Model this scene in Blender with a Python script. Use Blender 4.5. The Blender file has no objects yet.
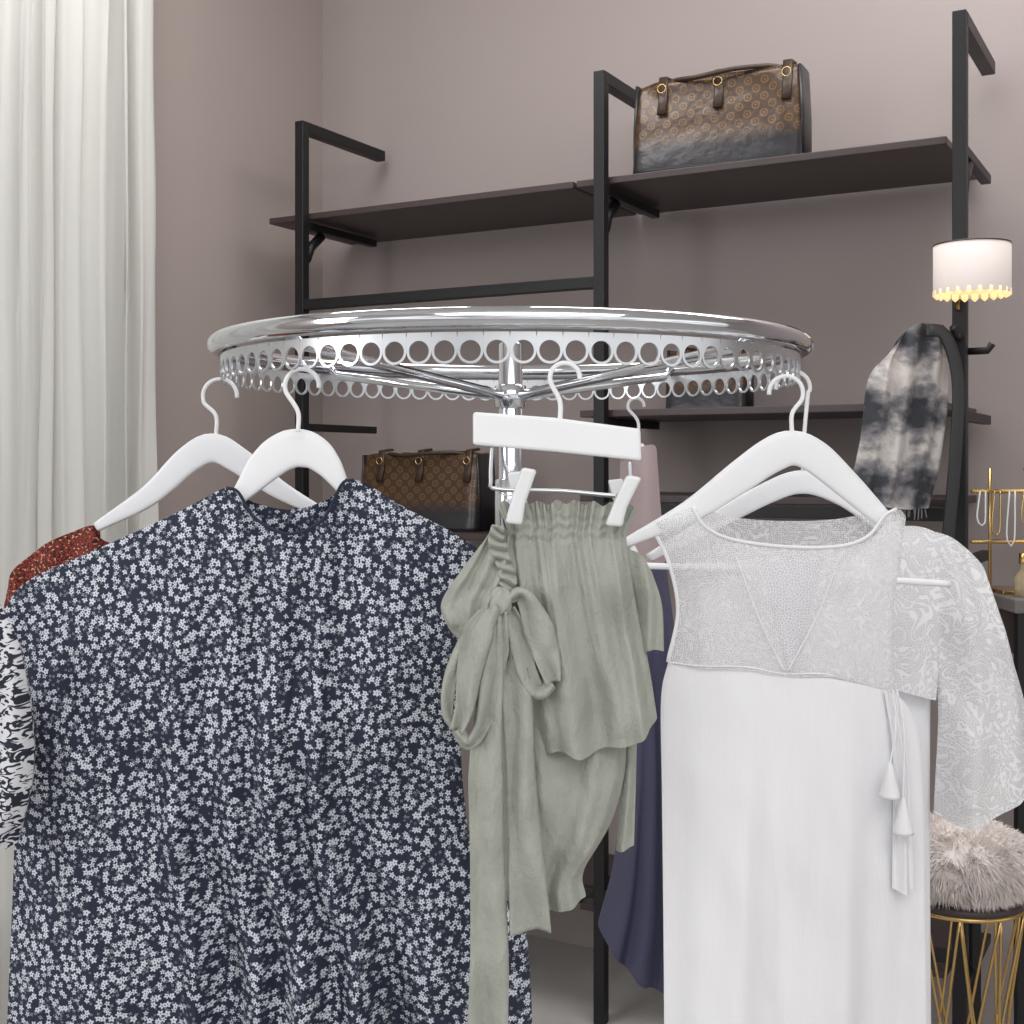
import bpy, bmesh, math, random
from mathutils import Vector, Matrix
from mathutils import noise as mn
random.seed(4)
sc=bpy.context.scene
try:
    sc.view_settings.view_transform='Standard'
except Exception: pass
F=1260.0; CZ=1.42; HY=465.0
# ---------- helpers ----------
def V(px,py,d,k=0.0):
    """survey measurement -> metres on the vertical plane y=d+k*x"""
    y=d/(1-k*(px-512)/F)
    return Vector(((px-512)/F*y,y,CZ+(HY-py)/F*y))
def grp(name,loc=(0,0,0)):
    e=bpy.data.objects.new(name,None); sc.collection.objects.link(e); e.empty_display_size=.05
    e.location=loc
    return e
def mk(name,verts,faces,mat,parent=None,uvs=None,smooth=True,solid=0,bevel=0,sub=0):
    me=bpy.data.meshes.new(name); me.from_pydata([tuple(v) for v in verts],[],faces)
    if uvs:
        l=me.uv_layers.new(name='UVMap')
        for lp in me.loops: l.data[lp.index].uv=uvs[lp.vertex_index]
    me.update()
    bm=bmesh.new(); bm.from_mesh(me); bmesh.ops.recalc_face_normals(bm,faces=bm.faces); bm.to_mesh(me); bm.free()
    for p in me.polygons: p.use_smooth=smooth
    o=bpy.data.objects.new(name,me); sc.collection.objects.link(o)
    if mat: me.materials.append(mat)
    if parent: o.parent=parent; o.matrix_parent_inverse=Matrix.Translation(parent.location).inverted()
    if bevel:
        m=o.modifiers.new('b','BEVEL'); m.width=bevel; m.segments=2; m.limit_method='ANGLE'
    if solid:
        m=o.modifiers.new('s','SOLIDIFY'); m.thickness=solid; m.offset=0
    if sub:
        m=o.modifiers.new('u','SUBSURF'); m.levels=sub; m.render_levels=sub
    return o
def box(name,c,size,mat,parent=None,rot=0,bevel=.003,taper=1.0):
    sx,sy,sz=[s/2 for s in size]; R=Matrix.Rotation(rot,3,'Z'); c=Vector(c)
    vs=[]
    for z in(-1,1):
        k=taper if z>0 else 1
        for x,y in((-1,-1),(1,-1),(1,1),(-1,1)): vs.append(c+R@Vector((x*sx*k,y*sy*k,z*sz)))
    return mk(name,vs,[(0,3,2,1),(4,5,6,7),(0,1,5,4),(1,2,6,5),(2,3,7,6),(3,0,4,7)],mat,parent,smooth=False,bevel=bevel)
def crom(P,sub=10):
    P=[Vector(p) for p in P]
    if len(P)<3: return P
    out=[]
    Q=[P[0]*2-P[1]]+P+[P[-1]*2-P[-2]]
    for i in range(1,len(Q)-2):
        a,b,c,d=Q[i-1],Q[i],Q[i+1],Q[i+2]
        for j in range(sub):
            t=j/sub
            out.append(.5*((2*b)+(c-a)*t+(2*a-5*b+4*c-d)*t*t+(3*b-a-3*c+d)*t**3))
    out.append(P[-1]); return out
def resample(P,n,smooth=True):
    P=[Vector(p) for p in P]
    Q=crom(P) if smooth else P
    L=[0]
    for i in range(1,len(Q)): L.append(L[-1]+(Q[i]-Q[i-1]).length)
    out=[];j=0
    for i in range(n+1):
        s=L[-1]*i/n
        while j<len(Q)-2 and L[j+1]<s: j+=1
        seg=L[j+1]-L[j]
        out.append(Q[j].lerp(Q[j+1],0 if seg==0 else min(1,(s-L[j])/seg)))
    return out
def sweep(name,pts,prof,mat,parent=None,smooth=True,closed=False,n=12,up=None,bevel=0):
    """prof: radius, list of radii, or list of (a,b) half sizes (a along up, b across); super-ellipse section"""
    pts=[Vector(p) for p in pts]; N=len(pts); vs=[];fs=[]
    u=None
    for i,p in enumerate(pts):
        if closed: t=(pts[(i+1)%N]-pts[i-1]).normalized()
        else: t=(pts[min(i+1,N-1)]-pts[max(i-1,0)]).normalized()
        if up is not None:
            u=(Vector(up)-t*Vector(up).dot(t)).normalized()
        elif u is None:
            a=Vector((0,0,1)) if abs(t.z)<.9 else Vector((0,1,0))
            u=(a-t*a.dot(t)).normalized()
        else: u=(u-t*u.dot(t)).normalized()
        w=t.cross(u)
        r=prof[i] if isinstance(prof,list) else prof
        sq=isinstance(r,tuple); ra,rb=r if sq else (r,r)
        for j in range(n):
            th=2*math.pi*j/n; c,s=math.cos(th),math.sin(th)
            if sq:
                c=math.copysign(abs(c)**.5,c); s=math.copysign(abs(s)**.5,s)
            vs.append(p+u*ra*c+w*rb*s)
    M=N if closed else N-1
    for i in range(M):
        for j in range(n):
            a=i*n+j;b=i*n+(j+1)%n;c=((i+1)%N)*n+(j+1)%n;d=((i+1)%N)*n+j
            fs.append((a,b,c,d))
    if not closed:
        fs.append(tuple(range(n))[::-1]); fs.append(tuple((N-1)*n+j for j in range(n)))
    return mk(name,vs,fs,mat,parent,smooth=smooth)
def lathe(name,c,prof,mat,parent=None,n=32):
    c=Vector(c);vs=[];fs=[]
    for r,z in prof:
        for j in range(n):
            a=2*math.pi*j/n; vs.append(c+Vector((r*math.cos(a),r*math.sin(a),z)))
    for i in range(len(prof)-1):
        for j in range(n):
            fs.append((i*n+j,i*n+(j+1)%n,(i+1)*n+(j+1)%n,(i+1)*n+j))
    return mk(name,vs,fs,mat,parent)
def cloth(name,parent,mat,top,right,bottom,left,d,k=0,nu=90,nv=90,thick=.02,fold=None,back=True,backtop=None,dy=0,smooth=True,topclose=False,full=False,wr=.004,wf=(11,5)):
    def grid(tp):
        T=resample([Vector((a,b)) for a,b in tp],nu,smooth);B=resample([Vector((a,b)) for a,b in bottom],nu,smooth)
        Lf=resample([Vector((a,b)) for a,b in left],nv,smooth);R=resample([Vector((a,b)) for a,b in right],nv,smooth)
        G=[]
        for j in range(nv+1):
            t=j/nv; row=[]
            for i in range(nu+1):
                s=i/nu
                p=(1-t)*T[i]+t*B[i]+(1-s)*Lf[j]+s*R[j]-((1-s)*(1-t)*T[0]+s*(1-t)*T[nu]+(1-s)*t*B[0]+s*t*B[nu])
                row.append(p)
            G.append(row)
        return G
    vs=[];fs=[];uv=[]
    def add(G,sgn):
        o=len(vs)
        for j in range(nv+1):
            t=j/nv
            for i in range(nu+1):
                s=i/nu; p=V(G[j][i].x,G[j][i].y,d,k)
                uv.append((p.x+(0 if sgn<0 else 3.1),p.z))
                lens=math.sqrt(max(0,1-(2*s-1)**2))
                tt=1 if full else min(1,(.3+2.5*t) if not topclose else 3*t)
                f=fold(s,t) if fold else 0
                if wr: f+=wr*(.3 if full else min(1,.25+2*t))*(mn.noise(Vector((p.x*wf[0]+d*7,p.z*wf[1],sgn)))+.5*mn.noise(Vector((p.x*wf[0]*2.6+p.z*9,p.z*wf[1]*2.7,5+sgn))))*2
                ed=min(1,lens*1.6) if back else 1
                p.y+=dy+sgn*thick*lens*tt+f*ed*(1 if sgn<0 else -.6)
                vs.append(p)
        for j in range(nv):
            for i in range(nu):
                a=o+j*(nu+1)+i; fs.append((a,a+1,a+nu+2,a+nu+1))
    add(grid(top),-1)
    if back: add(grid(backtop or top),1)
    return mk(name,vs,fs,mat,parent,uvs=uv)
def ribbon(name,parent,mat,pts,widths,d,wave=.004,seg=60,freq=3,dy=0,crease=0,wr=.003):
    C=resample([Vector(p) for p in pts],seg); vs=[];fs=[];uv=[];m=10
    def wv(t):
        x=t*(len(widths)-1);i=min(int(x),len(widths)-2);return widths[i]+(widths[i+1]-widths[i])*(x-i)
    for i,p in enumerate(C):
        t=i/seg; T=(C[min(i+1,seg)]-C[max(i-1,0)]).normalized(); Nn=Vector((-T.y,T.x)); w=wv(t)
        for j in range(m+1):
            q=(j/m-.5); pp=p+Nn*w*q
            P=V(pp.x,pp.y,d); P.y+=dy-wave*math.cos(q*math.pi*2*.9+t*freq+math.sin(t*7))-crease*abs(q)+wr*mn.noise(Vector((P.x*60,P.z*22,d)))*2
            vs.append(P); uv.append((P.x,P.z))
    for i in range(seg):
        for j in range(m):
            a=i*(m+1)+j; fs.append((a,a+1,a+m+2,a+m+1))
    return mk(name,vs,fs,mat,parent,uvs=uv,solid=.0012)
# ---------- materials ----------
def lin(c): return tuple(((x/255)/12.92 if x/255<=.04045 else ((x/255+.055)/1.055)**2.4) for x in c)+(1,)
class N:
    def __init__(s,name):
        s.m=bpy.data.materials.new(name); s.m.use_nodes=True; s.t=s.m.node_tree; s.b=s.t.nodes['Principled BSDF']; s.out=s.t.nodes['Material Output']
    def n(s,ty,**kw):
        o=s.t.nodes.new(ty)
        for k,v in kw.items(): setattr(o,k,v)
        return o
    def l(s,a,b): s.t.links.new(a,b)
    def ma(s,op,a,b=None,c=None,clamp=False):
        o=s.n('ShaderNodeMath',operation=op); o.use_clamp=clamp
        for i,x in enumerate((a,b,c)):
            if x is None: continue
            if isinstance(x,(int,float)): o.inputs[i].default_value=x
            else: s.l(x,o.inputs[i])
        return o.outputs[0]
    def mix(s,f,a,b):
        o=s.n('ShaderNodeMix',data_type='RGBA')
        for i,x in((0,f),(6,a),(7,b)):
            if isinstance(x,(int,float,tuple)): o.inputs[i].default_value=x
            else: s.l(x,o.inputs[i])
        return o.outputs[2]
    def co(s,kind='UV'):
        return s.n('ShaderNodeTexCoord').outputs[kind]
    def scale(s,v,sx,sy=None,sz=None):
        o=s.n('ShaderNodeMapping'); s.l(v,o.inputs[0]); o.inputs['Scale'].default_value=(sx,sy if sy is not None else sx,sz if sz is not None else sx); return o.outputs[0]
    def noise(s,v,sc_,det=3,rough=.5):
        o=s.n('ShaderNodeTexNoise'); s.l(v,o.inputs['Vector']); o.inputs['Scale'].default_value=sc_; o.inputs['Detail'].default_value=det; o.inputs['Roughness'].default_value=rough; return o.outputs['Fac']
    def bump(s,h,st=.3,dist=.002):
        o=s.n('ShaderNodeBump'); o.inputs['Strength'].default_value=st; o.inputs['Distance'].default_value=dist; s.l(h,o.inputs['Height']); s.l(o.outputs[0],s.b.inputs['Normal'])
    def set(s,col=None,r=None,me=None):
        if col is not None:
            if isinstance(col,tuple): s.b.inputs['Base Color'].default_value=col
            else: s.l(col,s.b.inputs['Base Color'])
        if r is not None: s.b.inputs['Roughness'].default_value=r
        if me is not None: s.b.inputs['Metallic'].default_value=me
        return s
def plain(name,c,r=.5,me=0,var=.06,ns=30):
    a=N(name); v=a.co('Object'); f=a.noise(v,ns)
    c1=lin(c); c2=tuple(x*(1-var*2) for x in c1[:3])+(1,)
    a.set(a.mix(f,c1,c2),r,me); return a.m
chrome=plain('chrome',(226,229,234),.08,1,.01)
steel=plain('brushed_steel',(214,217,221),.3,1,.02)
black=plain('black_metal',(26,25,27),.45,.2)
shelfm=plain('dark_shelf',(66,54,55),.4,0)
gold=plain('gold',(215,182,120),.25,1)
hangw=plain('white_lacquer',(242,243,246),.3,0,.02)
clearm=plain('white_clip',(236,238,240),.25)
leather=plain('black_leather',(34,34,37),.35)
strapm=plain('brown_leather',(60,42,31),.4)
def wallmat(name,c):
    a=N(name); v=a.co('Object'); f=a.noise(v,1.2,4); g=a.noise(v,60,3)
    c1=lin(c); c2=tuple(x*.88 for x in c1[:3])+(1,)
    a.set(a.mix(f,c1,c2),.75); a.bump(g,.08,.002); return a.m
wallm=wallmat('mauve_plaster',(160,149,147)); wallw=wallmat('mauve_plaster_side',(161,149,144))
ceilm=plain('ceiling_paint',(225,223,221),.8)
a=N('floor_concrete'); v=a.co('Object'); f=a.noise(v,3,6,.6); a.set(a.mix(f,lin((205,202,199)),lin((175,172,169))),.45); floorm=a.m
# curtain
a=N('sheer_curtain'); v=a.scale(a.co('UV'),900,900,1); w=a.noise(v,1,2)
a.set(lin((228,228,224)),.9); a.bump(w,.1,.001)
tr=a.n('ShaderNodeBsdfTranslucent'); tr.inputs[0].default_value=lin((232,231,227)); mx=a.n('ShaderNodeMixShader'); mx.inputs[0].default_value=.32
a.l(a.b.outputs[0],mx.inputs[1]); a.l(tr.outputs[0],mx.inputs[2]); a.l(mx.outputs[0],a.out.inputs[0]); curtm=a.m
# floral
def floral(name,sc_,base,pet):
    a=N(name); uv0=a.co('UV'); uv=a.scale(uv0,sc_,sc_,1)
    def flowers(vec,r0,r1,pn,keep):
        vo=a.n('ShaderNodeTexVoronoi',voronoi_dimensions='2D'); a.l(vec,vo.inputs['Vector']); vo.inputs['Scale'].default_value=1; vo.inputs['Randomness'].default_value=.95
        sub=a.n('ShaderNodeVectorMath',operation='SUBTRACT'); a.l(vec,sub.inputs[0]); a.l(vo.outputs['Position'],sub.inputs[1])
        sp=a.n('ShaderNodeSeparateXYZ'); a.l(sub.outputs[0],sp.inputs[0])
        cs=a.n('ShaderNodeSeparateColor'); a.l(vo.outputs['Color'],cs.inputs[0])
        ang=a.ma('ADD',a.ma('ARCTAN2',sp.outputs[1],sp.outputs[0]),a.ma('MULTIPLY',cs.outputs[0],6.28))
        rad=a.ma('ADD',a.ma('MULTIPLY',a.ma('COSINE',a.ma('MULTIPLY',ang,pn)),r1),a.ma('ADD',a.ma('MULTIPLY',cs.outputs[2],.16),r0))
        fl=a.ma('MULTIPLY',a.ma('SUBTRACT',rad,vo.outputs['Distance']),9,clamp=True)
        hole=a.ma('GREATER_THAN',vo.outputs['Distance'],.09)
        return a.ma('MULTIPLY',a.ma('MULTIPLY',fl,hole),a.ma('GREATER_THAN',cs.outputs[1],keep))
    f1=flowers(uv,.29,.11,5,.16)
    mp=a.n('ShaderNodeMapping'); a.l(uv,mp.inputs[0]); mp.inputs['Scale'].default_value=(1.6,1.6,1); mp.inputs['Location'].default_value=(7.3,2.1,0); mp.inputs['Rotation'].default_value=(0,0,.6)
    f2=flowers(mp.outputs[0],.20,.14,4,.4)
    m1=a.mix(a.ma('MULTIPLY',f2,.68),lin(base),lin(tuple(int(x*.82) for x in pet)))
    m2=a.mix(f1,m1,lin(pet)); a.set(m2,.8)
    a.bump(a.noise(a.scale(uv0,22,7,1),1,5,.6),.7,.016); return a.m
floralm=floral('floral_fabric',122,(35,42,62),(214,219,229))
# spotted sleeve print
a=N('spotted_print_fabric'); uv=a.co('UV'); n0=a.n('ShaderNodeTexNoise'); a.l(a.scale(uv,1,1.6,1),n0.inputs['Vector']); n0.inputs['Scale'].default_value=85; n0.inputs['Detail'].default_value=1; n0.inputs['Distortion'].default_value=1.6
a.set(a.mix(a.ma('MULTIPLY',a.ma('SUBTRACT',n0.outputs['Fac'],.49),25,clamp=True),lin((222,223,228)),lin((34,38,54))),.8); zebram=a.m
# rust
a=N('rust_print_fabric'); uv=a.scale(a.co('UV'),1,1,1); wv=a.n('ShaderNodeTexWave'); a.l(uv,wv.inputs[0]); wv.inputs['Scale'].default_value=40; wv.inputs['Distortion'].default_value=12; wv.inputs['Detail Scale'].default_value=4
x=a.mix(a.ma('GREATER_THAN',wv.outputs['Fac'],.6),lin((138,52,38)),lin((66,24,24))); x=a.mix(a.ma('GREATER_THAN',a.noise(uv,260,1),.64),x,lin((215,170,140)))
a.set(x,.8); rustm=a.m
def fabric(name,c,var=.12,wr=18,bump=.35,bd=.006,weave=900,rough=.85):
    a=N(name); uv=a.co('UV'); st=a.scale(uv,wr,wr*.5,1); f=a.noise(st,1,6,.62); g=a.noise(uv,weave,1)
    c1=lin(c); c2=tuple(x*(1-var*2) for x in c1[:3])+(1,)
    a.set(a.mix(f,c1,c2),rough); h=a.ma('ADD',f,a.ma('MULTIPLY',g,.06)); a.bump(h,bump,bd); return a.m
sagem=fabric('sage_fabric',(176,179,169),.08,30,.75,.015)
navym=fabric('navy_fabric',(88,88,116),.12,10)
pinkm=fabric('dusty_pink_fabric',(196,176,178),.1,10)
# knit white
a=N('white_knit'); uv=a.co('UV'); wv=a.n('ShaderNodeTexWave'); a.l(uv,wv.inputs[0]); wv.inputs['Scale'].default_value=110; f=a.noise(a.scale(uv,7,3,1),1,2)
a.set(a.mix(f,lin((244,244,246)),lin((238,238,242))),.85); a.bump(a.ma('ADD',f,a.ma('MULTIPLY',wv.outputs['Fac'],.02)),.45,.014); knitm=a.m
def lace(name,c,hole,scale,thr,fs=34,tl=.35,shade=1.0,mk_=1.0):
    """fine net ground with denser leafy motifs"""
    a=N(name); uv=a.co('UV')
    vo=a.n('ShaderNodeTexVoronoi',feature='DISTANCE_TO_EDGE',voronoi_dimensions='2D'); a.l(uv,vo.inputs['Vector']); vo.inputs['Scale'].default_value=scale
    edge=a.ma('LESS_THAN',vo.outputs[0],.12)
    n0=a.n('ShaderNodeTexNoise'); a.l(uv,n0.inputs['Vector']); n0.inputs['Scale'].default_value=fs; n0.inputs['Detail'].default_value=1; n0.inputs['Distortion'].default_value=2.2
    fr=a.ma('ABSOLUTE',a.ma('SUBTRACT',a.ma('FRACT',a.ma('MULTIPLY',n0.outputs['Fac'],5)),.5))
    mot=a.ma('MULTIPLY',a.ma('MULTIPLY',a.ma('SUBTRACT',fr,thr),12,clamp=True),mk_)
    al=a.ma('MAXIMUM',a.ma('MAXIMUM',a.ma('MULTIPLY',edge,.9),mot),hole)
    a.set(a.mix(a.ma('MAXIMUM',mot,edge),lin(tuple(q*shade for q in c)),lin(c)),.85); a.bump(a.ma('MAXIMUM',a.ma('MULTIPLY',edge,.5),mot),.6,.002)
    tr=a.n('ShaderNodeBsdfTranslucent'); tr.inputs[0].default_value=lin(c)
    m0=a.n('ShaderNodeMixShader'); m0.inputs[0].default_value=tl; a.l(a.b.outputs[0],m0.inputs[1]); a.l(tr.outputs[0],m0.inputs[2])
    tp=a.n('ShaderNodeBsdfTransparent'); mx=a.n('ShaderNodeMixShader'); a.l(al,mx.inputs[0]); a.l(tp.outputs[0],mx.inputs[1]); a.l(m0.outputs[0],mx.inputs[2]); a.l(mx.outputs[0],a.out.inputs[0])
    return a.m
sheerm=lace('sheer_lace',(250,250,252),.32,430,.30,40,.2,1,.62)
meshm=lace('mesh_lace',(238,238,242),.42,300,.6,30,.2)
lacem=lace('white_lace',(250,250,252),.80,300,.27,26,.1,.95)
# patterned canvas
a=N('patterned_canvas'); mp=a.n('ShaderNodeMapping'); a.l(a.co('UV'),mp.inputs[0]); mp.inputs['Rotation'].default_value=(0,0,.785); mp.inputs['Scale'].default_value=(34,34,1)
ck=a.n('ShaderNodeTexVoronoi',voronoi_dimensions='2D'); a.l(mp.outputs[0],ck.inputs['Vector']); ck.inputs['Scale'].default_value=1; ck.inputs['Randomness'].default_value=0
d_=ck.outputs['Distance']; ring=a.ma('ADD',a.ma('MULTIPLY',a.ma('LESS_THAN',d_,.36),a.ma('GREATER_THAN',d_,.22)),a.ma('LESS_THAN',d_,.10),clamp=True)
x=a.mix(ring,lin((70,50,36)),lin((122,92,58))); x=a.mix(a.noise(a.co('UV'),10,3),x,lin((66,48,34)))
sp=a.n('ShaderNodeSeparateXYZ'); a.l(a.co('UV'),sp.inputs[0])
low=a.ma('MULTIPLY',a.ma('SUBTRACT',.095,sp.outputs[1]),26,clamp=True)
x=a.mix(low,x,lin((42,41,45))); a.set(x,.3,.1); a.bump(a.noise(a.co('UV'),14,3),.35,.010); canvasm=a.m
# plaid
a=N('plaid_wool'); uv=a.co('UV'); sp=a.n('ShaderNodeSeparateXYZ'); a.l(uv,sp.inputs[0])
s1=a.ma('SINE',a.ma('MULTIPLY',sp.outputs[1],40)); s2=a.ma('SINE',a.ma('MULTIPLY',sp.outputs[0],56)); nz=a.noise(uv,40,4)
tt=a.ma('ADD',a.ma('ADD',a.ma('MULTIPLY',s1,.22),a.ma('MULTIPLY',s2,.14)),a.ma('MULTIPLY',nz,.95)); 
cr=a.n('ShaderNodeValToRGB'); a.l(tt,cr.inputs[0]); e=cr.color_ramp.elements; e[0].position=.2; e[0].color=lin((62,64,70)); e[1].position=.68; e[1].color=lin((200,195,192)); q=cr.color_ramp.elements.new(.45); q.color=lin((132,130,134))
a.set(cr.outputs[0],.9); a.bump(nz,.5,.01); plaidm=a.m
# lamp shade
a=N('lamp_shade'); a.set(lin((226,216,212)),.8); a.b.inputs['Emission Color'].default_value=lin((255,240,228)); a.b.inputs['Emission Strength'].default_value=.08; a.bump(a.noise(a.co('Object'),80,2),.1,.001); shadem=a.m
a=N('warm_bulb'); a.set(lin((255,224,175)),.4); a.b.inputs['Emission Color'].default_value=lin((255,218,160)); a.b.inputs['Emission Strength'].default_value=.8; bulbm=a.m
a=N('fur'); f=a.noise(a.co('Object'),70,4,.7); a.set(a.mix(f,lin((250,244,241)),lin((232,222,218))),.95); furm=a.m
a=N('amber_glass'); a.set(lin((225,212,180)),.1); a.b.inputs['Transmission Weight'].default_value=.6; glassm=a.m
greym=plain('grey_upholstery',(120,116,114),.8)

# ---------- room ----------
U=Vector((.8736,-.4867,0)); Nn=Vector((.4867,.8736,0)); P1=Vector((-.612,3.673,0)); ANG=math.atan2(U.y,U.x)
def S(u,a,z): return P1+U*u+Nn*a+Vector((0,0,z))
WA=.44; CORN=-.265
H=3.3
box('wall_back',S(CORN+3.5,WA+.05,H/2),(7.0+.2,.1,H),wallm,None,ANG,0)
def LW(a0,a1,z0,z1,name,mat=wallw,parent=None):
    return box(name,S(CORN-.05,(a0+a1)/2,(z0+z1)/2),(.1,abs(a1-a0),z1-z0),mat,parent,ANG,0)
wl=grp('wall_left')
LW(-.62,WA,0,H,'wall_near_corner',parent=wl); LW(-5,-2.6,0,H,'wall_far_part',parent=wl); LW(-2.6,-.62,0,.3,'wall_sill_part',parent=wl); LW(-2.6,-.62,2.95,H,'wall_lintel_part',parent=wl)
wn=grp('window_1')
for i,(a0,a1,z0,z1) in enumerate([(-2.6,-2.54,.3,2.95),(-.68,-.62,.3,2.95),(-1.64,-1.58,.36,2.9),(-2.54,-.68,.3,.36),(-2.54,-.68,2.89,2.95)]):
    LW(a0,a1,z0,z1,'frame_%d'%i,hangw,wn)
box('floor',(0,2,-.05),(14,12,.1),floorm,None,0,0)
box('ceiling',(0,2,H+.05),(14,12,.1),ceilm,None,0,0)
# curtain (runs parallel to left wall)
cg=grp('curtain'); vs=[];fs=[];uv=[]; nu,nv=340,40
for j in range(nv+1):
    z=.03+(H-.12)*(1-j/nv)
    for i in range(nu+1):
        s=i/nu; a_=-.435-2.2*s
        amp=.030*(1+.35*math.sin(s*23))*(.75+.5*mn.noise(Vector((s*40,z*.8,3)))); ph=s*2*math.pi*25+1.9*math.sin(s*9)+.5*math.sin(z*1.5+s*18)
        off=amp*math.sin(ph)+.012*math.sin(ph*2.3+1)+.018*mn.noise(Vector((s*70,z*1.3,0)))
        p=S(CORN+.09+off,a_+.012*math.cos(ph*1.3),z); vs.append(p); uv.append((s*3,z))
for j in range(nv):
    for i in range(nu):
        q=j*(nu+1)+i; fs.append((q,q+1,q+nu+2,q+nu+1))
mk('drape',vs,fs,curtm,cg,uvs=uv)
sweep('curtain_rod',[S(CORN+.09,-.36,H-.09),S(CORN+.09,-2.7,H-.09)],.014,black,cg)
for a_ in(-.37,-2.68): sweep('rod_bracket',[S(CORN+.09,a_,H-.09),S(CORN,a_,H-.09)],.01,black,cg)
# ---------- shelving ----------
sh=grp('metal_shelf_unit'); PU=[0,.96,1.833]; TOP=2.42
for i,u in enumerate(PU):
    box('post_%d'%i,S(u,0,TOP/2),(.030,.030,TOP),black,sh,ANG,.002)
    box('top_arm_%d'%i,S(u,.20,TOP-.016),(.032,.40,.032),black,sh,ANG,.002)
    for z in(2.12,1.53,1.20,.26): box('bracket_%d'%i,S(u,.18,z),(.024,.36,.022),black,sh,ANG,.002)
    sweep('knee_%d'%i,[S(u,.02,2.02),S(u,.04,2.06),S(u,.09,2.10)],.014,black,sh)
def shelf(u0,u1,z,nm): box(nm,S((u0+u1)/2,.225,z),(u1-u0,.41,.018),shelfm,sh,ANG,.002)
shelf(-.14,.87,2.147,'shelf_upper_left'); shelf(.88,1.80,2.147,'shelf_upper_right')
shelf(.89,1.80,1.552,'shelf_middle_right'); shelf(.89,1.80,1.335,'shelf_low_right')
shelf(-.12,.87,1.225,'shelf_low_left')
for z in (.28,):
    shelf(-.12,.87,z,'shelf_bottom_left'); shelf(.89,1.80,z,'shelf_bottom_right')
box('rail_left',S(.48,0,1.885),(.96,.028,.03),black,sh,ANG,.002)
box('rail_bottom',S(.9,0,.33),(1.85,.025,.025),black,sh,ANG,.002)
box('rail_low',S(1.4,0,1.31),(.87,.025,.03),black,sh,ANG,.002)
sweep('side_hook',[S(1.833,-.02,1.70),S(1.833,-.06,1.70),S(1.833,-.085,1.715)],.008,black,sh)
sweep('side_hook_b',[S(1.85,0,1.67),S(1.89,0,1.67),S(1.90,0,1.685)],.008,black,sh)
# ---------- handbags ----------
def bag(origin,rot,L=.42,Hh=.235,W=.15,sc_=1):
    g=grp('handbag',origin); o=Vector(origin); R=Matrix.Rotation(rot,3,'Z')
    nz=18; vs=[];fs=[];uv=[]
    M=96
    for j in range(nz+1):
        t=j/nz; z=Hh*t; hl=L/2*(1-.03*t); hw=W/2*(1-.5*t)
        for i in range(M):
            th=2*math.pi*(i+.5)/M; c,s_=math.cos(th),math.sin(th)
            x=hl*math.copysign(abs(c)**.13,c); y=hw*math.copysign(abs(s_)**.22,s_)
            zz=z+(.005*math.sin(x*40+1))*t**4
            y+=(.004*math.sin(x*30+z*20)+.006*mn.noise(Vector((x*18,z*18,s_))))*(1 if s_>0 else -1)*t
            vs.append(o+R@Vector((x,y,zz))); uv.append((x,z*.235/Hh))
    for j in range(nz):
        for i in range(M): fs.append((j*M+i,j*M+(i+1)%M,(j+1)*M+(i+1)%M,(j+1)*M+i))
    fs.append(tuple(range(M))[::-1])
    mk('body',vs,fs,canvasm,g,uvs=uv,solid=.004)
    box('inner_lining',o+R@Vector((0,0,Hh*.93)),(L*.9,W*.36,.006),leather,g,rot,.001)
    k=Hh/.235
    for sd in(-1,1):
        sweep('side_strap',[o+R@Vector((sd*L*.5,0,.0)),o+R@Vector((sd*L*.5,0,Hh*.5)),o+R@Vector((sd*L*.486,0,Hh*1.0))],[(W*.32,.005)]*3,leather,g,up=R@Vector((0,1,0)))
        if sd<0:
            for fx in(-.32,.02,.42):
                x=L*fx
                sweep('strap_tab',[o+R@Vector((x,-W*.40,Hh*.64)),o+R@Vector((x,-W*.33,Hh*.8)),o+R@Vector((x,-W*.29,Hh*1.05)),o+R@Vector((x,0,Hh*1.07))],[(.012*k,.004)]*4,strapm,g,up=R@Vector((1,0,0)))
                pts=[o+R@Vector((x+.011*k*math.cos(q),-W*.34-.007,Hh*.92+.011*k*math.sin(q))) for q in [i*math.pi/8 for i in range(16)]]
                sweep('buckle_ring',pts,.0015,gold,g,closed=True,n=6)
        hp=[o+R@Vector((L*(-.32),sd*W*.25,Hh*.92)),o+R@Vector((L*(-.27),sd*W*.25,Hh*1.01)),o+R@Vector((L*(-.1),sd*W*.4,Hh*.99)),o+R@Vector((L*.12,sd*W*.4,Hh*1.02)),o+R@Vector((L*.34,sd*W*.25,Hh*1.02)),o+R@Vector((L*.42,sd*W*.25,Hh*.92))]
        sweep('handle',resample(hp,30),.006*k,strapm,g)
    return g
bag(S(1.235,.125,2.1565),ANG+.05,L=.43)
bag(S(.33,.16,1.2345),ANG,L=.40,Hh=.215)
bag(S(1.17,.22,1.5615),ANG+.05,L=.21,Hh=.16,W=.11)
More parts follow.
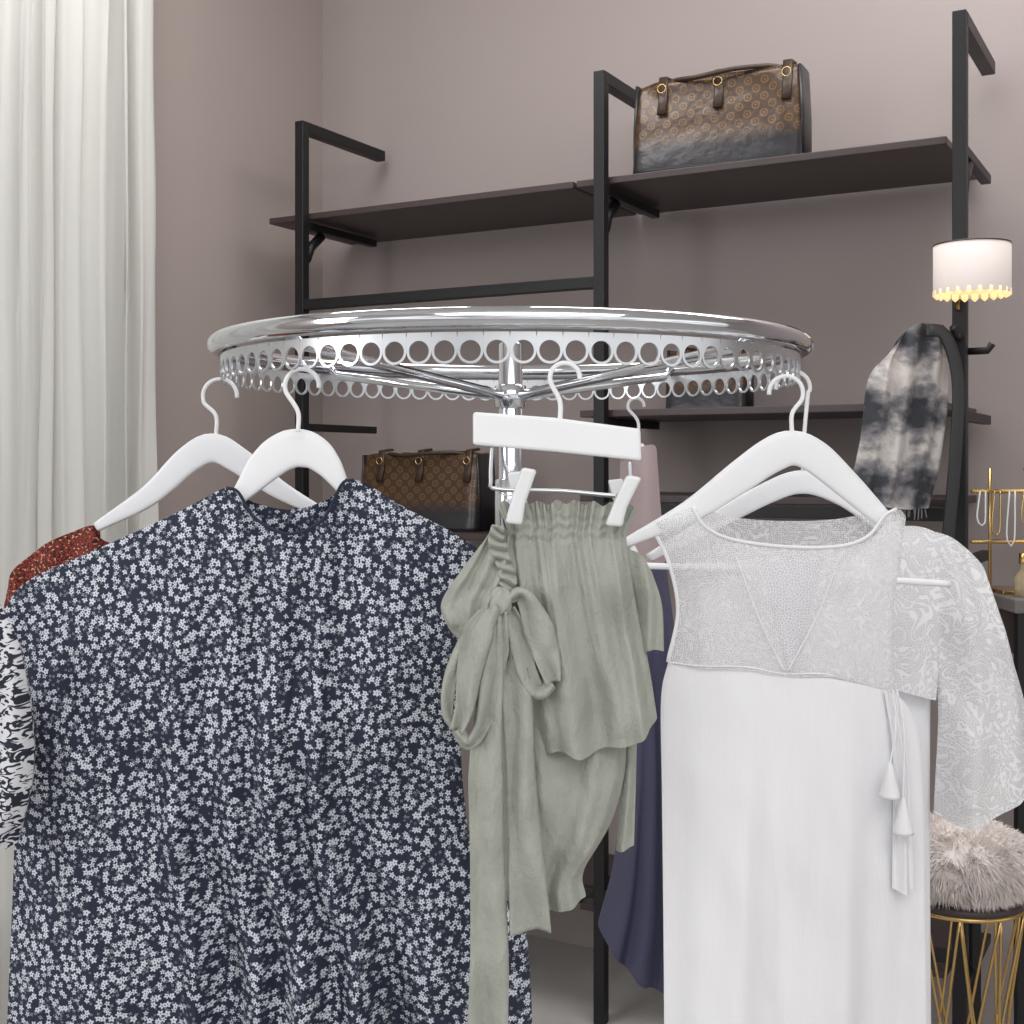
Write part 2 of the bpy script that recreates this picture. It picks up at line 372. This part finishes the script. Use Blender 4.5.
# ---------- lamp mounted on the shelf post ----------
lg=grp('post_lamp'); lc=V(972,272,2.60); r=.0765
lathe('shade',lc,[(r,-.046),(r,.056),(r-.003,.056),(r-.003,-.046),(r,-.046)],shadem,lg,40)
lathe('shade_rim',lc,[(r+.0006,.054),(r+.0006,.057),(r-.004,.057)],strapm,lg,40)
for i in range(22):
    q=i*2*math.pi/22
    bpt=lc+Vector(((r-.006)*math.cos(q),(r-.006)*math.sin(q),-.044))
    lathe('crystal_drop',bpt,[(.001,-.009),(.007,-.004),(.007,.006),(.001,.012)],bulbm,lg,8)
lathe('diffuser',lc,[(.001,-.04),(r-.02,-.04),(r-.004,-.035)],bulbm,lg,24)
sweep('arm',resample([lc+Vector((0,0,.03)),lc+Vector((.01,.05,.02)),S(1.833,-.03,1.78),S(1.833,-.015,1.76)],20),.006,gold,lg)
sweep('stem',[lc+Vector((0,0,-.04)),lc+Vector((0,0,.045))],.006,gold,lg)
# ---------- plaid scarf ----------
sg=grp('plaid_scarf')
cloth('scarf_cloth',sg,plaidm,[(888,354),(912,326),(934,328),(948,348)],[(948,348),(948,400),(938,470),(928,508)],[(848,496),(888,508),(928,508)],[(888,354),(868,380),(860,440),(848,496)],2.70,nu=60,nv=60,thick=.03,fold=lambda s,t:.010*math.sin(s*22+t*2),wr=.01)
for i in range(28):
    x=849+i*2.8; y=497+ (i*.42)
    sweep('fringe',[V(x,y-3,2.69),V(x+random.uniform(-2,2),y+random.uniform(8,16),2.69)],.0015,plaidm,sg,n=5)
sweep('black_strap',resample([V(926,330,2.66),V(945,335,2.66),V(958,380,2.66),V(956,450,2.66),V(948,540,2.66),V(942,600,2.66)],40),[(.014,.004)]*41,leather,sg,up=(1,0,0))
# ---------- round rack ----------
C=Vector((-.002,1.677,0)); R=.378; TZ=1.572; BZ=CZ+.1175
rk=grp('round_clothes_rack')
M=128
sweep('ring_tube',[C+Vector(((R+.003)*math.cos(2*math.pi*i/M),(R+.003)*math.sin(2*math.pi*i/M),TZ)) for i in range(M)],.0118,chrome,rk,closed=True,n=20)
NH=86; RB=R-.003; w=2*math.pi*RB/NH; rh=w*.40; K=32; vs=[];fs=[]
for h in range(NH):
    o=len(vs)
    for q in range(K):
        th=2*math.pi*q/K+1e-4; c,s_=math.cos(th),math.sin(th)
        if s_<0: ro=w/2*.995
        else:
            ro=1e9
            if abs(c)>1e-6: ro=min(ro,(w/2)/abs(c))
            if s_>1e-6: ro=min(ro,.0195/s_)
        for rr in(rh,ro):
            ang=2*math.pi*h/NH+(rr*c)/RB
            vs.append(C+Vector((RB*math.cos(ang),RB*math.sin(ang),BZ+.001+rr*s_)))
    for q in range(K):
        n2=(q+1)%K; fs.append((o+2*q,o+2*q+1,o+2*n2+1,o+2*n2))
mk('perforated_band',vs,fs,steel,rk,solid=.0026,smooth=False)
lathe('pole',C,[(.0,0),(.016,0),(.016,TZ+.008),(.013,TZ+.012),(0,TZ+.012)],chrome,rk,32)
lathe('hub',C,[(.016,1.495),(.021,1.497),(.021,1.525),(.016,1.527)],chrome,rk,32)
lathe('collar',C,[(.016,1.33),(.021,1.332),(.021,1.40),(.016,1.402)],chrome,rk,32)
for i in range(4):
    q=math.radians(45+90*i+3); dv=Vector((math.cos(q),math.sin(q),0))
    sweep('spoke_%d'%i,[C+dv*.015+Vector((0,0,1.512)),C+dv*(R*.93)+Vector((0,0,BZ+.018)),C+dv*(R)+Vector((0,0,TZ))],.0065,chrome,rk)
    sweep('foot_%d'%i,[C+dv*.01+Vector((0,0,.10)),C+dv*.38+Vector((0,0,.05)),C+dv*.40+Vector((0,0,.0))],.012,chrome,rk)
lathe('base_hub',C,[(.0,.06),(.03,.06),(.03,.13),(.017,.14)],chrome,rk,24)
# ---------- hangers ----------
def hook(parent,bx,by,hx,hy,d,r=.0026,side=1,rad=17):
    pts=[(bx,by),(bx,by-20)]
    for q in range(-30,190,18):
        a_=math.radians(q); pts.append((hx+side*rad*math.cos(a_), hy-rad*math.sin(a_)))
    P=[V(x,y,d) for x,y in pts]
    return sweep('hook',resample(P,60),r,hangw,parent,n=10)
def arms(parent,pts,hh,d,ht=.007,name='shoulder_bar',seg=60):
    C_=resample([V(x,y,d) for x,y in pts],seg); m=len(hh)-1; pr=[]
    for i in range(seg+1):
        x=i/seg*m; j=min(int(x),m-1); pr.append((hh[j]+(hh[j+1]-hh[j])*(x-j),ht))
    sweep(name,C_,pr,hangw,parent,up=(0,0,1),n=20)
hA=grp('clothes_hanger'); arms(hA,[(97,527),(150,495),(188,460),(213,448),(238,460),(280,490),(325,514)],[.006,.012,.016,.019,.016,.011,.006],1.60)
hook(hA,216,436,220,396,1.60,side=-1)
hB=grp('clothes_hanger'); arms(hB,[(236,500),(248,486),(264,467),(281,453),(298,448),(315,453),(328,465),(337,478),(344,490)],[.008,.013,.018,.021,.022,.021,.017,.012,.007],1.42,ht=.007)
hook(hB,298,432,302,386,1.40,side=-1)
hE=grp('clothes_hanger'); arms(hE,[(625,543),(690,511),(738,478),(770,456),(792,448),(814,456),(842,480),(886,522)],[.005,.010,.015,.019,.021,.019,.015,.010],1.46,ht=.007)
sweep('trouser_bar',resample([V(632,546,1.46),V(640,562,1.46),V(652,566,1.46),V(760,568,1.46),V(860,578,1.46),V(950,584,1.46)],50),.0038,hangw,hE)
hook(hE,792,434,786,393,1.46,side=1)
hF=grp('clothes_hanger'); arms(hF,[(648,558),(710,524),(765,494),(802,482),(840,494),(880,522),(945,572)],[.005,.010,.013,.015,.013,.010,.005],1.60)
hook(hF,803,470,793,388,1.6,side=1)
hC=grp('clip_hanger'); d=1.27
def quad(name,pts,th,mat,parent,d,bev=.003):
    vs=[];n=len(pts)
    for s_ in(-1,1):
        for x,y in pts: p=V(x,y,d); p.y+=s_*th/2; vs.append(p)
    fs=[tuple(range(n)),tuple(range(n,2*n))[::-1]]+[(i,(i+1)%n,n+(i+1)%n,n+i) for i in range(n)]
    return mk(name,vs,fs,mat,parent,smooth=False,bevel=bev)
quad('wood_bar',[(473,412),(556,418),(640,429),(641,461),(556,452),(473,445)],.014,hangw,hC,d)
hook(hC,560,422,565,378,d,side=-1,rad=15)
sweep('clip_wire',resample([V(492,446,d),V(491,480,d),V(497,489,d),V(560,491,d),V(624,496,d),V(630,488,d),V(630,460,d)],60),.0022,steel,hC,n=8)
def clip(cx,cy,tl,sz=1):
    quad('clip',[(cx-7+26*tl,cy-28*sz),(cx+8+26*tl,cy-25*sz),(cx+9-10*tl,cy+8),(cx+9-20*tl,cy+30*sz),(cx-8-20*tl,cy+28*sz),(cx-9+4*tl,cy)],.010,clearm,hC,d-.032,.003)
    quad('clip_back',[(cx-8-14*tl,cy-22*sz),(cx+7-14*tl,cy-24*sz),(cx+7+8*tl,cy+22*sz),(cx-7+8*tl,cy+22*sz)],.006,clearm,hC,d+.022,.002)
    sweep('clip_spring',[V(cx,cy,d-.03),V(cx,cy,d+.02)],.008,steel,hC,n=12)
clip(520,495,.35); clip(622,500,.45,.9)
# ---------- garments ----------
rg=grp('rust_print_blouse')
cloth('body',rg,rustm,[(4,605),(14,572),(45,545),(94,525),(102,540),(160,560),(235,620)],[(235,620),(240,680),(250,800)],[(4,800),(120,805),(250,800)],[(4,605),(2,700),(4,800)],1.66,fold=lambda s,t:.006*math.sin(s*40+t*3),thick=.02)
fb=grp('floral_blouse')
def ffold(s,t):
    g=math.exp(-((s-.62)/.20)**2)
    return (.003+.018*t)*math.sin(s*50+1.5*math.sin(s*11)+t*1.2)*(.2+1.0*g)+.018*t*math.sin(s*15+2)+.004*math.sin(s*9+t*14)-.026*math.exp(-((s-.36-.02*t)/.025)**2)*min(1,t*2)
cloth('body',fb,floralm,[(2,612),(30,580),(100,548),(180,512),(226,488),(238,492),(255,518),(288,534),(322,520),(342,484),(354,480),(400,505),(450,531),(480,550)],
 [(480,550),(468,600),(462,660),(460,740),(472,850),(500,905),(528,945),(534,1160)],[(0,1170),(250,1185),(534,1160)],[(2,612),(16,700),(14,850),(8,1000),(0,1170)],1.42,nu=240,nv=150,thick=.035,fold=ffold,wr=.008,
 backtop=[(2,612),(30,580),(100,548),(180,512),(226,488),(250,502),(288,510),(325,500),(354,480),(400,505),(450,531),(480,550)])
cloth('sleeve',fb,zebram,[(-45,640),(-25,612),(0,604)],[(0,604),(22,655),(34,760),(18,842)],[(-50,850),(-15,856),(18,842)],[(-45,640),(-52,740),(-50,850)],1.34,nu=40,nv=50,thick=.03,fold=lambda s,t:.004*math.sin(s*16+t*5))
sweep('neck_binding',resample([V(x,y,1.395) for x,y in [(226,488),(238,492),(255,518),(288,534),(322,520),(342,484),(354,480)]],50),.0018,floralm,fb,n=8)
# navy dress on the back of the rack, its hanger pointing to the pole like every radial hanger
ng=grp('navy_dress')
hD=grp('clothes_hanger'); xx=V(640,450,2.03)
C_=resample([xx+Vector((.0,-.10,-.03)),xx+Vector((.0,-.05,-.01)),xx,xx+Vector((0,.05,-.01)),xx+Vector((0,.10,-.03))],40)
sweep('shoulder_bar',C_,[(.011,.006)]*41,hangw,hD,up=(0,0,1),n=16)
hook(hD,638,442,636,406,2.03,side=-1,rad=8)
cloth('pink_bodice',ng,pinkm,[(622,462),(630,450),(646,446),(654,456)],[(654,456),(658,500),(664,560)],[(616,560),(640,564),(664,560)],[(622,462),(620,510),(616,560)],2.03,nu=40,nv=40,thick=.12,full=True)
cloth('skirt',ng,navym,[(616,558),(640,562),(664,558)],[(664,558),(690,760),(712,930)],[(598,925),(640,958),(680,958),(712,930)],[(616,558),(628,700),(616,850),(598,925)],2.03,nu=70,nv=60,thick=.12,full=True,fold=lambda s,t:.012*t*math.sin(s*30+1))
# sage garment
sk=grp('sage_ruffle_skirt'); D=1.262
def sfold(s,t):
    sm=.004*math.sin(s*88+2*math.sin(s*20))*math.exp(-t*5)
    st=.0025*sum(math.exp(-((t-tt)/.012)**2) for tt in(.075,.115,.155))
    return sm+st+.010*t*math.sin(s*12+.8+.8*t)+.005*math.sin(s*27+t*2+1.5*math.sin(s*7))*min(1,t*3)
tp=[(498,506),(504,500),(512,505),(520,500),(529,504),(538,501),(548,505),(557,500),(566,504),(575,500),(585,505),(594,501),(603,506),(612,502),(622,507),(630,504),(638,512)]
cloth('upper_tier',sk,sagem,tp,[(638,512),(628,530),(627,545),(636,600),(648,660),(657,716)],[(541,754),(560,748),(580,752),(605,744),(630,738),(657,716)],[(498,506),(507,530),(505,545),(512,610),(528,690),(541,754)],D,nu=180,nv=120,thick=.026,fold=sfold,topclose=True,wr=.007,wf=(16,9))
cloth('lower_tier',sk,sagem,[(500,690),(545,700),(590,700),(622,690)],[(622,690),(626,760),(612,820),(584,870),(586,896)],[(506,900),(530,908),(560,905),(586,896)],[(500,690),(502,780),(506,900)],D+.012,nu=110,nv=80,thick=.02,fold=lambda s,t:.008*t*math.sin(s*13+1)+.002*math.sin(s*31+t*4),wr=.008,wf=(16,9))
cloth('side_flap',sk,sagem,[(612,700),(638,695)],[(638,695),(636,780),(634,845)],[(616,850),(634,845)],[(612,700),(620,780),(616,850)],D+.022,nu=20,nv=40,thick=.006,fold=lambda s,t:.004*math.sin(s*6+t*3))
cloth('right_strap_flap',sk,sagem,[(622,548),(640,554),(652,572)],[(652,572),(662,605),(664,650)],[(640,652),(650,648),(664,650)],[(622,548),(634,600),(640,652)],D+.004,nu=24,nv=30,thick=.012,fold=lambda s,t:.004*math.sin(s*9+t*2))
cloth('puff',sk,sagem,[(487,537),(494,526),(505,528),(512,545)],[(512,545),(518,575),(506,596),(498,606)],[(462,642),(482,640),(498,606)],[(487,537),(460,572),(441,604),(450,630),(462,642)],D-.004,nu=70,nv=60,thick=.024,fold=lambda s,t:.006*math.sin(s*22+t*5)*(1-.4*t),wr=.006,wf=(30,20))
ribbon('shirred_edge',sk,sagem,[(498,524),(497,540),(503,558),(508,578),(503,598)],[12,18,15,18,12],D,wave=.004,freq=46,dy=-.03)
vs=[];fs=[]
kp=V(501,598,D)+Vector((0,-.036,0))
for j in range(15):
    ph=math.pi*j/14
    for i in range(20):
        th=2*math.pi*i/20
        v=Vector((.011*math.sin(ph)*math.cos(th),.007*math.sin(ph)*math.sin(th),.013*math.cos(ph)))
        v*=1+.18*math.sin(th*4+ph*3); vs.append(kp+v)
for j in range(14):
    for i in range(20): fs.append((j*20+i,j*20+(i+1)%20,(j+1)*20+(i+1)%20,(j+1)*20+i))
mk('bow_knot',vs,fs,sagem,sk)
ribbon('loop_left_front',sk,sagem,[(498,602),(482,622),(472,660),(466,700),(458,722)],[12,30,26,20,12],D,wave=.006,dy=-.040,seg=60)
ribbon('loop_left_back',sk,sagem,[(458,724),(449,705),(453,670),(470,635),(496,602)],[8,12,14,18,10],D,wave=.003,dy=-.032,seg=60)
ribbon('loop_left_return',sk,sagem,[(458,722),(470,736),(484,715),(492,670),(502,606)],[12,14,20,26,10],D,wave=.005,dy=-.036,seg=60)
ribbon('loop_right',sk,sagem,[(506,596),(522,592),(534,614),(546,650),(552,676)],[10,20,30,26,14],D,wave=.005,dy=-.036,seg=60)
ribbon('loop_right_back',sk,sagem,[(552,678),(538,686),(527,668),(520,640),(510,604)],[12,18,20,20,10],D,wave=.004,dy=-.031,seg=60)
ribbon('tail_left',sk,sagem,[(500,606),(494,660),(487,740),(488,860),(490,950),(488,1020)],[12,24,34,33,37,40],D,wave=.005,dy=-.032,seg=90,freq=3)
ribbon('tail_right',sk,sagem,[(505,606),(516,680),(521,770),(526,850),(530,922)],[12,30,28,34,40],D,wave=.006,dy=-.028,seg=90,freq=3)
# white knit top
wt=grp('white_lace_top'); E=1.46
wbody=lambda s,t:.011*min(1,t*1.6)*math.sin(s*15+1+.8*t)+.004*min(1,t*3)*math.sin(s*34+t*2)+.003*math.sin(s*7+t*4)
seam=[(668,662),(700,666),(745,667),(785,674),(830,675),(895,692)]
cloth('body',wt,knitm,seam,[(895,692),(912,715),(922,760),(926,900),(930,1180)],[(664,1180),(800,1190),(930,1180)],[(668,662),(661,700),(662,800),(664,1000),(664,1180)],E,nu=120,nv=120,thick=.026,fold=wbody,full=True,wr=.014,wf=(9,3.5))
cloth('yoke',wt,sheerm,[(650,524),(672,514),(692,507),(706,527),(735,540),(790,547),(840,546),(868,536),(884,516),(896,509),(906,518)],[(906,518),(900,560),(893,620),(895,692)],seam,[(650,524),(668,560),(678,610),(668,662)],E,nu=120,nv=60,thick=.026,
 fold=None,wr=0,full=True,backtop=[(650,524),(692,507),(735,518),(790,522),(840,520),(884,512),(906,518)])
cloth('v_panel',wt,meshm,[(736,556),(785,560),(840,556)],[(840,556),(817,616),(790,670)],[(782,670),(790,670)],[(736,556),(758,616),(782,670)],E-.006,nu=40,nv=40,thick=.024,back=False,full=True,wr=0)
for nm,pp in(('v_seam_left',[(736,556),(758,616),(784,671)]),('v_seam_right',[(840,556),(817,616),(788,671)])):
    sweep(nm,resample([V(x,y,E-.031) for x,y in pp],30),.0010,knitm,wt,n=6)
def onbody(x,y,off=.002): 
    s=min(1,max(0,(x-660)/240)); return V(x,y,E-.026*math.sqrt(max(0,1-(2*s-1)**2))-off)
sweep('neck_trim',resample([onbody(x,y) for x,y in [(692,507),(706,527),(735,540),(790,547),(840,546),(868,536),(884,516),(896,509)]],60),.0020,knitm,wt,n=8)
sweep('armhole_trim',resample([V(x,y,E-.002) for x,y in [(650,524),(668,560),(678,610),(668,662)]],40),.0024,knitm,wt,n=8)
sweep('waist_seam',resample([onbody(x,y,0) for x,y in seam],60),.0010,knitm,wt,n=6)
for x0,x1,y1 in((893,890,764),(897,903,800)):
    sweep('tie_cord',resample([V(x0,690,E-.012),V((x0+x1)/2+4,730,E-.032),V(x1,y1,E-.035)],20),.0012,knitm,wt,n=6)
    tp_=V(x1,y1,E-.035)
    lathe('tassel',tp_,[(.001,.004),(.003,0),(.006,-.014),(.011,-.034),(.012,-.038),(.001,-.036)],knitm,wt,16)
cloth('side_drape',wt,knitm,[(884,690),(897,694)],[(897,694),(908,760),(914,890)],[(892,888),(903,892),(914,890)],[(884,690),(893,760),(892,888)],E-.020,nu=20,nv=40,thick=.006,fold=lambda s,t:.005*math.sin(s*9))
# lace tee
lt=grp('white_lace_tee'); G=1.62
cloth('body',lt,knitm,[(700,590),(760,604),(830,604),(885,570),(930,552),(960,560)],[(960,560),(935,640),(930,760),(932,1180)],[(705,1180),(810,1190),(932,1180)],[(700,590),(702,800),(705,1180)],G,nu=80,nv=80,thick=.03,fold=lambda s,t:.006*t*math.sin(s*22+1),
  backtop=[(700,590),(760,570),(830,568),(885,555),(930,548),(960,560)])
cloth('lace_yoke',lt,lacem,[(850,560),(888,530),(925,528),(962,552)],[(962,552),(945,620),(936,700)],[(858,680),(900,690),(936,700)],[(850,560),(855,620),(858,680)],G-.026,nu=50,nv=50,thick=.016,back=False)
cloth('sleeve',lt,lacem,[(905,532),(935,532),(965,548),(985,575)],[(985,575),(1005,640),(1024,700),(1034,772),(1036,782)],[(934,812),(950,819),(975,816),(1036,782)],[(905,532),(925,620),(938,700),(934,812)],G-.02,nu=80,nv=80,thick=.035,fold=lambda s,t:.007*math.sin(s*12+t*2),wr=.010)
sweep('sleeve_hem',resample([V(x,y,G-.03) for x,y in [(934,812),(950,819),(975,816),(1036,782)]],30),.0014,knitm,lt,n=8)
# ---------- right hand background furniture ----------
tb=grp('display_console'); tc=V(1070,592,2.75)
box('top',(tc.x,tc.y,tc.z-.015),(.36,.3,.03),greym,tb,0,.004)
for sx in(-1,1):
    for sy in(-1,1): box('leg',(tc.x+sx*.16,tc.y+sy*.13,(tc.z-.03)/2),(.022,.022,tc.z-.03),black,tb,0,.002)
box('drawer',(tc.x,tc.y,tc.z-.08),(.31,.27,.09),shelfm,tb,0,.004)
box('lower_shelf',(tc.x,tc.y,tc.z-.40),(.31,.27,.02),greym,tb,0,.004)
gs=grp('gold_jewelry_stand'); z0=tc.z
for sx in(-.175,-.08,.03,.13): sweep('upright',[(tc.x+sx,tc.y,z0),(tc.x+sx,tc.y,z0+.27)],.0035,gold,gs)
for dz in(.11,.22,.268): sweep('rail',[(tc.x-.215 if dz<.25 else tc.x-.1,tc.y,z0+dz),(tc.x+.15,tc.y,z0+dz)],.0045,gold,gs)
box('base_plate',(tc.x,tc.y,z0+.004),(.34,.12,.008),gold,gs,0,.002)
for i in range(11):
    x=tc.x-.20+.032*i; sweep('hung_chain',resample([(x,tc.y-.01,z0+.22),(x-.008,tc.y-.015,z0+.16-.02*(i%3)),(x+.008,tc.y-.015,z0+.15-.02*(i%3)),(x+.012,tc.y-.01,z0+.22)],16),.0018,gold if i%2 else hangw,gs,n=6)
for i,(ox,hh_) in enumerate(((-.14,.07),(-.085,.10),(-.03,.06))):
    pb=grp('perfume_bottle')
    c0=(tc.x+ox,tc.y-.1,z0)
    lathe('glass',c0,[(0,0),(.02,0),(.022,hh_*.6),(.01,hh_*.8),(.008,hh_)],glassm,pb,20); lathe('cap',(c0[0],c0[1],z0+hh_),[(.011,0),(.011,.022),(0,.023)],gold,pb,16)
# fluffy seat stool on gold wire cage
fs_=grp('fur_stool'); fc=V(958,858,2.35); vs=[];fs=[];nn,mm=60,30
def cush(th,ph,k=1.0):
    sp_=abs(math.sin(ph))**.6
    return Vector((sp_*math.cos(th)*.125,sp_*math.sin(th)*.125,.055*math.copysign(abs(math.cos(ph))**.7,math.cos(ph))))*k
for j in range(mm+1):
    for i in range(nn): vs.append(fc+cush(2*math.pi*i/nn,math.pi*j/mm))
for j in range(mm):
    for i in range(nn): fs.append((j*nn+i,j*nn+(i+1)%nn,(j+1)*nn+(i+1)%nn,(j+1)*nn+i))
mk('fur_seat',vs,fs,furm,fs_)
vs=[];fs=[]
for i in range(16000):
    th=random.uniform(0,2*math.pi); ph=math.acos(random.uniform(-.8,1))
    b=cush(th,ph); nrm=Vector((b.x,b.y,b.z*2.6)).normalized()
    cl=Vector((mn.noise(b*38),mn.noise(b*38+Vector((9,0,0))),mn.noise(b*38+Vector((0,9,0)))))
    dr=(nrm+cl*1.3+Vector((random.uniform(-.25,.25),random.uniform(-.25,.25),random.uniform(-.25,.25)-.25))).normalized()
    L_=random.uniform(.014,.026); sd=dr.cross(Vector((random.uniform(-1,1),random.uniform(-1,1),random.uniform(-1,1)))).normalized()*.0011
    o=len(vs); p0=fc+b*.985; mid=p0+dr*L_*.55; tip=p0+dr*L_+Vector((0,0,-L_*.22))
    vs+=[p0-sd,p0+sd,mid+sd*.8,mid-sd*.8,tip]; fs+=[(o,o+1,o+2,o+3),(o+3,o+2,o+4)]
mk('fur_tufts',vs,fs,furm,fs_)
zb=fc.z-.075
lathe('seat_base',(fc.x,fc.y,zb),[(0,0),(.115,0),(.12,.005),(.12,.016),(.0,.018)],shelfm,fs_,40)
for rr,z in((.118,zb),(.085,zb*.52),(.135,.008)):
    sweep('cage_hoop',[(fc.x+rr*math.cos(2*math.pi*i/40),fc.y+rr*math.sin(2*math.pi*i/40),z) for i in range(40)],.0045,gold,fs_,closed=True,n=8)
for i in range(10):
    q=2*math.pi*i/10
    for tw in(-.45,.45):
        sweep('cage_wire',resample([(fc.x+.118*math.cos(q),fc.y+.118*math.sin(q),zb),(fc.x+.085*math.cos(q+tw),fc.y+.085*math.sin(q+tw),zb*.52),(fc.x+.135*math.cos(q+2*tw),fc.y+.135*math.sin(q+2*tw),.008)],14),.0028,gold,fs_,n=6)
# ---------- lights ----------
def area(name,loc,target,size,power,col=(1,1,1)):
    l=bpy.data.lights.new(name,'AREA'); l.shape='RECTANGLE'; l.size,l.size_y=size; l.energy=power; l.color=col
    o=bpy.data.objects.new(name,l); sc.collection.objects.link(o); o.location=loc
    o.rotation_euler=(Vector(target)-Vector(loc)).to_track_quat('-Z','Y').to_euler(); return o
area('ceiling_softbox',(.3,-.6,3.1),(0,2,1.0),(3.0,1.6),50,(1,.99,.985))
area('window_daylight',(-2.6,.6,2.0),(.2,2.2,1.2),(1.2,1.8),38,(.97,.985,1))
area('ceiling_panel_light',(.9,2.5,3.2),(.9,2.7,0),(1.6,.8),24,(1,.985,.97))
area('ceiling_panel_light',(-.6,2.6,3.2),(-.6,3.4,1),(.8,.6),14,(1,.985,.97))
w=bpy.data.worlds.new('World'); sc.world=w; w.use_nodes=True; nt=w.node_tree; bg=nt.nodes['Background']
tcx=nt.nodes.new('ShaderNodeTexCoord'); nz=nt.nodes.new('ShaderNodeTexNoise'); nz.inputs['Scale'].default_value=2.2; nz.inputs['Detail'].default_value=3
mp=nt.nodes.new('ShaderNodeMapping'); mp.inputs['Scale'].default_value=(1,1,2.5); nt.links.new(tcx.outputs['Generated'],mp.inputs[0]); nt.links.new(mp.outputs[0],nz.inputs['Vector'])
cr=nt.nodes.new('ShaderNodeValToRGB'); nt.links.new(nz.outputs['Fac'],cr.inputs[0]); e=cr.color_ramp.elements
e[0].position=.40; e[0].color=(.3,.3,.31,1); e[1].position=.54; e[1].color=(1,.995,.985,1)
nt.links.new(cr.outputs[0],bg.inputs[0]); bg.inputs[1].default_value=1.27
cam=bpy.data.cameras.new('Camera'); co=bpy.data.objects.new('Camera',cam); sc.collection.objects.link(co)
co.location=(0,0,CZ); co.rotation_euler=(math.pi/2,0,0); cam.lens=36*F/1024; cam.sensor_width=36; cam.shift_y=-(512-HY)/1024; cam.clip_start=.05
sc.camera=co
